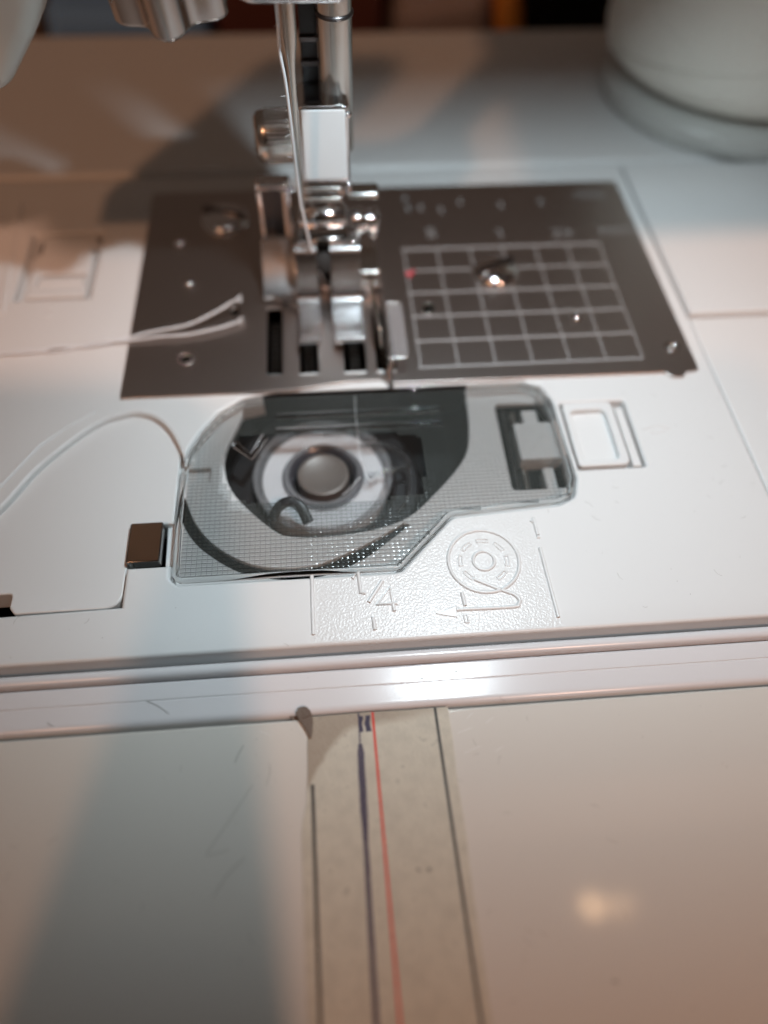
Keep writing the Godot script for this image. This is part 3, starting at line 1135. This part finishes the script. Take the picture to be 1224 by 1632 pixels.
	part("bright_leaf_edge", g, mats.satin_chrome, o)  # chrome wire added for the bright edge of the clear leaf
	g = Geo.new()
	slab(g, rect(2.6, -43.0, 3.0, -24.2), [], 0.75, 3.95, 0.1)
	part("edge_guide", g, mats.plate_steel, o)
	g = Geo.new()
	tube(g, curved3([Vector3(3.1, 3.8, -24.6), Vector3(3.0, 3.3, -23.6), Vector3(2.9, 1.6, -22.4), Vector3(2.9, 0.6, -21.9)]), 0.26, 10)
	ball(g, Vector3(2.9, 0.6, -21.9), 0.34)
	part("guide_pin", g, ch, o)
	g = Geo.new()
	g.xf = Transform3D(Basis(Vector3(0, 0, 1), 0.12) * Basis(Vector3.UP, 0.06), Vector3(1.5, 3.0, -35.0))
	rbox(g, Vector3.ZERO, Vector3(0.7, 4.4, 12.0), 0.3)
	part("guide_spring", g, mats.satin_chrome, o)

func build_needle() -> void:
	var o := thing("needle_clamp", "shiny needle clamp holding a thick sewing needle", "needle clamp", Vector3(-8.8, 44, -42))
	var g := Geo.new()
	slab(g, rounded(pv([-15.2, -50, -2.0, -50, -2.0, -38, -12.6, -38, -15.2, -40.5]), [1, 1, 1.2, 1.5, 1.5], 5), [], 43.8, 54, 0.6, true, 0.6)
	part("clamp_block", g, mats.chrome, o)
	g = Geo.new()
	tube(g, PackedVector3Array([Vector3(-8.7, 53, -45), Vector3(-8.7, 97, -45)]), 3.4, 28)
	part("needle_bar", g, mats.satin_chrome, o)
	g = Geo.new()
	var pts := PackedVector3Array()
	var rr := PackedFloat32Array()
	for q in [[44.5, 1.0], [39.6, 1.0], [38.4, 0.92], [36.5, 0.62], [35.0, 0.5], [20.0, 0.45], [17.5, 0.43], [16.0, 0.3], [14.9, 0.06]]:
		pts.push_back(Vector3(-8.75, q[0], -42))
		rr.push_back(q[1])
	tube(g, pts, rr, 20)
	part("needle", g, mats.satin_chrome, o)
	g = Geo.new()   # fluted clamp screw
	var prof := PackedVector2Array()
	for i in 96:
		var t := TAU * i / 96.0
		var r := 5.7 + 1.0 * cos(5.0 * t)
		prof.push_back(Vector2(r * cos(t + 0.35), r * sin(t + 0.35)))
	g.xf = Transform3D(Basis(Vector3(0, 0, 1), 0.06) * Basis(Vector3(1, 0, 0), 0.12), Vector3(-21.9, 48.0, -42.0))
	slab(g, prof, [], -6.3, 6, 0.5, true, 0.5)
	part("clamp_screw", g, mat("dark_chrome", lin(0.34, 0.31, 0.29), 0.1, 1.0), o)
	# its thread
	org = Vector3(-9, 30, -41)
	g = Geo.new()
	tube(g, curved3([Vector3(-9.9, 54, -40.4), Vector3(-9.8, 42, -40.6), Vector3(-9.9, 38.1, -40.8), Vector3(-9.55, 34.6, -40.9), Vector3(-9.35, 30.0, -41.0), Vector3(-9.15, 23.3, -41.2), Vector3(-8.95, 17.6, -41.4), Vector3(-8.75, 16.3, -41.6), Vector3(-8.3, 12.5, -41.7), Vector3(-7.7, 8.6, -42.2), Vector3(-7.0, 5.1, -43.0), Vector3(-6.2, 1.6, -44.2), Vector3(-6.4, 0.7, -45.0)]), 0.2, 8)
	for k in 14:   # loose fibres
		var y := 20.0 + k * 1.6
		var a := k * 2.4
		tube(g, PackedVector3Array([Vector3(-9.5, y, -41), Vector3(-9.5 - 0.5 - 0.3 * cos(a), y + 0.4 * sin(a), -41 + 0.4 * cos(a))]), 0.03, 4)
	single("needle_thread", g, mats.white_thread, "white thread running down the needle into the foot", "thread")
	for k in 2:
		var a: Array = [[Vector3(-58, 0.45, -32.2), Vector3(-55.4, 0.5, -32.0), Vector3(-51, 0.35, -32.1), Vector3(-47.2, 0.5, -32.8), Vector3(-42, 0.4, -32.9), Vector3(-37.1, 0.8, -33.9), Vector3(-33.4, 0.9, -35.0), Vector3(-27.7, 1.2, -36.0), Vector3(-23.0, 2.2, -37.8), Vector3(-20.6, 3.0, -38.9)],
			[Vector3(-58, 0.25, -31.3), Vector3(-52, 0.5, -32.4), Vector3(-47.2, 0.25, -32.1), Vector3(-42, 0.55, -33.4), Vector3(-37.1, 0.7, -33.5), Vector3(-32, 0.9, -33.9), Vector3(-27.6, 0.9, -34.1), Vector3(-23, 1.0, -35.2), Vector3(-20.6, 0.9, -36.3)]][k]
		org = Vector3(-35, 0.4, -33)
		g = Geo.new()
		twisted(g, curved3(a, 24), [0.22, 0.20][k], 1.3)
		for q in 7:
			var e: Vector3 = a[a.size() - 1]
			var t := q * 0.9
			tube(g, PackedVector3Array([e, e + Vector3(0.6, 0.25 * sin(t), -0.3 + 0.2 * cos(t)), e + Vector3(1.3, 0.6 * sin(t), -0.7 + 0.5 * cos(t))]), 0.07, 5)
		single("thread_tail", g, mats.white_thread, ["white thread tail lying across the plate, the one raised at its right end", "white thread tail lying flat, the lower of the two strands"][k], "thread", "thread tails on the needle plate")

func build_tape() -> void:
	var w := 384
	var h := 832
	var im := Image.create(w, h, false, Image.FORMAT_RGB8)
	var f := FastNoiseLite.new()
	f.seed = 4
	f.frequency = 0.02
	f.fractal_octaves = 4
	var f2 := FastNoiseLite.new()
	f2.seed = 9
	f2.frequency = 0.35
	var x0 := -11.8
	var x1 := 6.0
	var z0 := 26.0
	var z1 := 64.5
	for j in h:
		var z := z0 + (z1 - z0) * (j + 0.5) / h
		var q := (z - 26.4) / 29.0
		var wob := 0.10 * sin(z * 1.7) + 0.06 * sin(z * 5.1)
		for i in w:
			var x := x0 + (x1 - x0) * (i + 0.5) / w
			var a := f.get_noise_2d(i, j)
			var b := f2.get_noise_2d(i * 0.5, j)
			var c := Color(0.79, 0.77, 0.71) * (1.0 + 0.055 * a + 0.07 * b)
			# the dirty band along the folded top left corner
			var edge := 28.6 - 0.10 * (x + 10.5) + 0.35 * a if x > -6.0 else 28.2 + pow(maxf(-6.0 - x, 0.0), 1.45) * 0.62 + 0.5 * a
			if z < edge:
				var k := clampf((edge - z) * 1.2, 0.0, 1.0) * (0.75 if x < -2.0 else 0.75 - 0.075 * (x + 2.0))
				c = c.lerp(Color(0.56, 0.49, 0.42), maxf(k, 0.0) * (0.8 + 0.5 * b))
			if a > 0.42:
				c = c.darkened((a - 0.42) * 0.5)
			var pen := clampf(0.85 + 0.5 * b, 0.0, 1.0)
			var d := absf(x - (-10.35 + 0.25 * q))
			if z > 33.5:
				c = c.lerp(Color(0.10, 0.09, 0.09), clampf((0.22 - d) * 12.0, 0.0, 0.92) * pen)
			d = absf(x - (3.72 + 0.78 * q))
			c = c.lerp(Color(0.08, 0.08, 0.085), clampf((0.19 - d) * 12.0, 0.0, 0.95) * pen)
			d = absf(x - (-3.36 + 0.5 * q))
			c = c.lerp(Color(0.86, 0.17, 0.11), clampf((0.17 - d) * 12.0, 0.0, 0.95) * clampf(pen + 0.1, 0.0, 1.0))
			d = absf(x - (-4.95 - 0.1 * q + 0.04 * wob))
			var half := 0.13 if z < 29.6 else 0.29 + 0.13 * smoothstep(29.6, 31.0, z) * (1.0 - smoothstep(36.0, 40.0, z)) + 0.06 * a
			half += 0.05 * b
			c = c.lerp(Color(0.15, 0.11, 0.22), clampf((half - d) * 10.0, 0.0, 0.95) * clampf(0.8 + 0.6 * b, 0.0, 1.0))
			if z < 28.3:   # the two short strokes at the top
				for s in [-4.75, -3.95]:
					d = absf(x - s - 0.25 * a - 0.06 * sin(z * 5.0))
					c = c.lerp(Color(0.16, 0.12, 0.24), clampf((0.28 + 0.1 * b - d) * 9.0, 0.0, 0.9) * float(z > 26.5))
			if Vector2(x - 1.2, (z - 42.6) * 1.4).length() < 0.28 + 0.1 * a or Vector2(x - 0.1, (z - 42.5) * 1.2 - 0.3 * (x)).length() < 0.2:
				c = c.lerp(Color(0.35, 0.31, 0.29), 0.45)
			im.set_pixel(i, j, c)
	var m := mat("paper_tape", Color.WHITE, 0.62)
	m.albedo_texture = ImageTexture.create_from_image(im)
	m.heightmap_enabled = true
	m.heightmap_texture = noise(0.09, 17, 512, 3)
	m.heightmap_scale = 0.002
	m.texture_repeat = false
	var o := thing("masking_tape", "strip of beige paper tape with red, purple and black lines", "tape", Vector3(-3, -1.2, 45))
	var g := Geo.new()
	g.ub = Vector4(1.0 / (x1 - x0), -x0 / (x1 - x0), 1.0 / (z1 - z0), -z0 / (z1 - z0))
	var line := pv([-10.6, 26.2, -4, 26.12, 1, 26.2, 5.2, 26.16, 5.28, 30, 5.2, 34, 5.36, 39, 5.3, 45, 5.45, 52, 5.55, 64, -11.3, 64, -11.25, 55, -11.4, 46, -11.5, 38.6, -11.4, 37.2, -10.95, 35.4, -10.8, 32.5, -10.75, 29])
	slab(g, line, [], -1.198, -1.10, 0.03)
	part("paper_strip", g, m, o)
	# the worn, folded corner
	g = Geo.new()
	var fm := mat("worn_corner", lin(0.20, 0.155, 0.125), 0.8)
	relief(fm, noise(0.05, 40, 256, 3), 3.0, 0.15)
	for k in 3:
		var s: Array = [[-12.9, 25.7, -11.4, 25.5, -10.4, 26.4, -10.7, 27.4, -11.6, 26.9], [-12.0, 25.6, -10.2, 25.9, -10.3, 28.6, -11.2, 27.2], [-11.9, 25.3, -10.9, 25.1, -10.3, 25.9, -11.2, 26.4]][k]
		g.xf = Transform3D(Basis(Vector3(0, 0, 1), [0.04, -0.10, 0.12][k]), Vector3(0, [-0.5, -1.7, 0.5][k], 0))
		slab(g, curved(pv(s), 3, true), [], -0.62 + 0.3 * k, -0.5 + 0.32 * k, 0.05)
	part("folded_corner", g, fm, o, "brown worn corner folded up over the panel edge")

func build_spool() -> void:
	var c := Vector3(82, 0, -104)
	var o := thing("thread_spool", "large cream thread cone standing on the right rear bed", "thread spool", c)
	var g := Geo.new()
	lathe(g, pv([26.0, 0.05, 26.6, 0.6, 26.6, 3.6, 26.0, 4.4, 23.5, 5.4, 22.6, 6.2, 12, 6.4]), c, 96)
	part("base_ring", g, mats.milky_plastic, o)
	g = Geo.new()
	var p := pv([8, 6.5])
	for i in 9:
		var t := PI / 2 * i / 8.0
		p.push_back(Vector2(21.5 + 6.6 * sin(t), 13.0 - 6.4 * cos(t)))
	p.append_array(pv([28.0, 16, 27.2, 26, 25.6, 42, 23.8, 60, 21, 85, 19, 92, 10, 94, 0, 94]))
	lathe(g, p, c, 96)
	part("wound_thread", g, mats.spool_thread, o)
	g = Geo.new()   # single windings that stand proud
	for k in 26:
		var pts := PackedVector3Array()
		var a0 := 1.2 + k * 0.61
		for i in 15:
			var t := i / 14.0
			var y := 15.0 + k * 1.6 + (12.0 if k % 2 == 0 else -6.0) * t
			var r := 28.1 - (y - 14.0) * 0.095
			pts.push_back(c + Vector3(r * cos(a0 + t * 1.3), y, r * sin(a0 + t * 1.3)))
		tube(g, pts, 0.3, 5)
	part("loose_winding", g, mats.spool_thread, o, "", true)

func build_surroundings() -> void:
	org = Vector3(-46, 40, -40)
	var g := Geo.new()
	g.xf = Transform3D(Basis(Vector3.RIGHT, Vector3(0, 0, 1), Vector3(0, -1, 0)), Vector3(0, 0, -45))   # local z -> down
	slab(g, rounded(pv([-60, -95, -33, -95, -33.0, -47, -37.0, -40.5, -41.6, -35.4, -47, -33.4, -60, -33.4]), [0, 0, 3, 3, 4, 3, 0]), [], -4, 7, 2.0, true, 2.0)
	single("face_cover_corner", g, mat("grey_cover", lin(0.48, 0.49, 0.46), 0.4), "pale grey corner of the arm face cover, cut thin, at the upper left", "lever")  # corner of the face cover, made thin so warm lamplight gets past
	org = Vector3(0, -60, -250)
	g = Geo.new()
	slab(g, rect(-700, -900, 700, 400), [], -80, -50)
	var wood := mat("table_wood", lin(0.12, 0.05, 0.03), 0.5)
	single("table_top", g, wood, "", "", "", "structure")
	# out-of-focus things behind the machine
	var cloth := [
		["folded_cloth", "blurred blue cloth lying behind the machine at the left", "cloth", rect(-74, -205, -33, -152), -50.0, -2.0, lin(0.20, 0.40, 0.72)],
		["wooden_box", "blurred brown wooden box behind the machine at the far left", "box", rect(-150, -230, -77, -160), -50.0, 0.0, lin(0.55, 0.30, 0.17)],
		["dark_red_box", "blurred dark red box behind the needle bar", "box", rect(-30, -215, 14, -158), -50.0, 6.0, lin(0.13, 0.04, 0.03)],
		["grey_cloth", "blurred grey cloth behind the machine, left of the orange handle", "cloth", rect(17, -200, 42, -156), -50.0, -1.0, lin(0.34, 0.28, 0.27)],
		["black_bag", "blurred black bag behind the machine beside the thread cone", "bag", rect(52, -215, 110, -158), -50.0, 8.0, lin(0.006, 0.006, 0.006)]]
	var f := FastNoiseLite.new()
	f.seed = 12
	f.frequency = 0.05
	for c in cloth:
		var b := bounds(c[3])
		org = Vector3(b.get_center().x, c[4], b.get_center().y)
		g = Geo.new()
		slab(g, rounded(c[3], 6.0), [], c[4], c[5], 5.0)
		for i in g.v.size():
			var p := g.v[i]
			g.v[i] = p + Vector3(f.get_noise_3dv(p), 0.6 * f.get_noise_3dv(p + Vector3(50, 0, 0)), f.get_noise_3dv(p + Vector3(0, 90, 0))) * 5.0
		single(c[0], g, mat(c[0] + "_surface", c[6], 0.85), c[1], c[2])
	org = Vector3(46, -50, -160)
	g = Geo.new()
	tube(g, PackedVector3Array([Vector3(49, -50, -158), Vector3(47.5, -14, -160), Vector3(44, 8, -168)]), PackedFloat32Array([4.4, 4.2, 3.6]), 20)
	single("orange_handle", g, mat("orange_plastic", lin(0.75, 0.30, 0.05), 0.5), "blurred orange handle standing behind the machine, beside the black bag", "handle")
	# the phone that takes the picture
	var right := Vector3(0.99663609, 0.02053827, 0.0793391)
	var up := Vector3(0.05481498, 0.55262313, -0.83162672)
	var back := Vector3(-0.0609248, 0.83317817, 0.54963835)
	var at := Vector3(-5.788, 79.152, 52.216) + right * -18.3 + up * -59.0 + back * 6.0
	org = at
	g = Geo.new()
	g.xf = Transform3D(Basis(right, back, -up), at)
	slab(g, rounded(rect(-37, -76, 37, 76), 8.0), [], -4.0, 4.0, 1.2, true, 1.2)
	single("phone", g, mat("phone_shell", lin(0.03, 0.03, 0.033), 0.35), "dark phone held above the bed in front", "phone")
	# lint and scratches
	var lm := mat("lint_fibre", lin(0.22, 0.21, 0.18), 0.9)
	for q in [[[-28.8, 23.0], [-27.4, 23.7], [-26.1, 24.7], 0.05, "slanting dark lint fibre on the ledge at the left"], [[-18.6, 30.6], [-18.2, 29.7], [-17.7, 28.8], 0.07, "short thick dark lint fibre on the panel in the shadow, nearest the groove"], [[-16.6, 33.0], [-19.0, 36.5], [-21.1, 39.4], 0.04, "longest faint diagonal lint fibre on the shadowed panel left of the tape"], [[-21.3, 39.6], [-20.2, 39.5], [-18.9, 39.2], 0.035, "short flat lint fibre at the lower end of the longest one"], [[-20.3, 43.4], [-19.0, 41.6], [-17.3, 40.1], 0.05, "faint diagonal lint fibre on the shadowed panel, nearest the viewer"], [[-14.9, 31.0], [-14.8, 32.0], [-15.2, 33.2], 0.035, "thin curved lint fibre on the lit panel just left of the tape"], [[6.5, 22.1], [6.7, 22.0], [6.9, 22.1], 0.1, "dark speck of lint on the ledge, right of the bright reflection's middle"], [[2.3, 22.7], [2.6, 22.6], [2.9, 22.7], 0.1, "dark speck of lint on the ledge, left of the bright reflection's middle"], [[-39.4, 24.7], [-39.0, 25.0], [-38.6, 25.2], 0.06, "tiny lint speck on the ledge at the far left"], [[17.2, 53.4], [17.5, 53.3], [17.8, 53.5], 0.1, "dark speck of lint on the lit panel right of the tape"]]:
		org = Vector3(q[1][0], -1.2, q[1][1])
		g = Geo.new()
		tube(g, curved3([Vector3(q[0][0], -1.14, q[0][1]), Vector3(q[1][0], -1.1, q[1][1]), Vector3(q[2][0], -1.14, q[2][1])], 4), q[3] * 0.45, 6)
		single("lint_fibre", g, lm, q[4], "lint", "lint on the white plastic")

	# pale scratches to the right of the tape
	var sw := mat("scratch", lin(0.9, 0.9, 0.9), 0.3)
	var n := -1
	for q in [[5.9, 29.2, 7.6, 28.7], [6.3, 31.4, 8.2, 30.8], [9.8, 31.5, 10.7, 31.0], [7.2, 27.6, 7.9, 27.1], [9.3, 28.3, 10.2, 27.7], [-16.0, 27.4, -14.6, 28.0]]:
		n += 1
		org = Vector3(q[0], -1.2, q[1])
		g = Geo.new()
		tube(g, PackedVector3Array([Vector3(q[0], -1.2, q[1]), Vector3(q[2], -1.2, q[3])]), 0.022, 5)
		single("scratch", g, sw, ["uppermost pale scratch just right of the tape, nearly level", "long pale scratch right of the tape, below the uppermost one", "short pale scratch right of the tape, farthest to the right", "tiny pale scratch right of the tape, nearest the groove", "short pale scratch near the groove, farther right of the tape", "fine pale scratch in the shadow left of the tape"][n], "scratch", "scratches in the front panel")
	# dust
	var rng := RandomNumberGenerator.new()
	rng.seed = 77
	org = Vector3.ZERO
	g = Geo.new()
	for k in 420:
		var p := Vector3(rng.randf_range(-52, 52), 0.0, rng.randf_range(-20, 58))
		if p.z > 18.5 and p.z < 21.5 or Geometry2D.is_point_in_polygon(Vector2(p.x, p.z), cover_outline(0.6)) or p.x < -26 and p.z < 12.0 and p.z > -20:
			continue
		if p.z > 20.0:
			p.y = -1.2
		if p.x > -11.6 and p.x < 5.8 and p.z > 26.0:
			p.y = -1.1
		var r := rng.randf_range(0.02, 0.05)
		if rng.randf() < 0.25:
			var d := Vector3(rng.randf_range(-1, 1), 0, rng.randf_range(-1, 1)) * 0.5
			tube(g, PackedVector3Array([p - d, p + Vector3(d.z, 0, -d.x) * 0.3, p + d]), 0.014, 4)
		else:
			var m := Vector3(r, r * 0.6, r * 1.4)
			for t in [[Vector3(1, 0, 0), Vector3(0, 0, 1)], [Vector3(0, 0, 1), Vector3(-1, 0, 0)], [Vector3(-1, 0, 0), Vector3(0, 0, -1)], [Vector3(0, 0, -1), Vector3(1, 0, 0)]]:
				g.tri(p + t[0] * m, p + t[1] * m, p + Vector3(0, m.y, 0), t[0] + Vector3.UP, t[1] + Vector3.UP, Vector3.UP)
	var dust := single("dust", g, mat("dust_grey", lin(0.25, 0.23, 0.2), 0.9), "fine grey dust specks scattered over the white plastic", "dust")
	dust.set_meta("kind", "stuff")

func _ready() -> void:
	set_up()
	materials()
	build_machine()
	build_table()
	build_plate()
	build_cover()
	build_bobbin()
	build_foot()
	build_needle()
	build_tape()
	build_spool()
	build_surroundings()
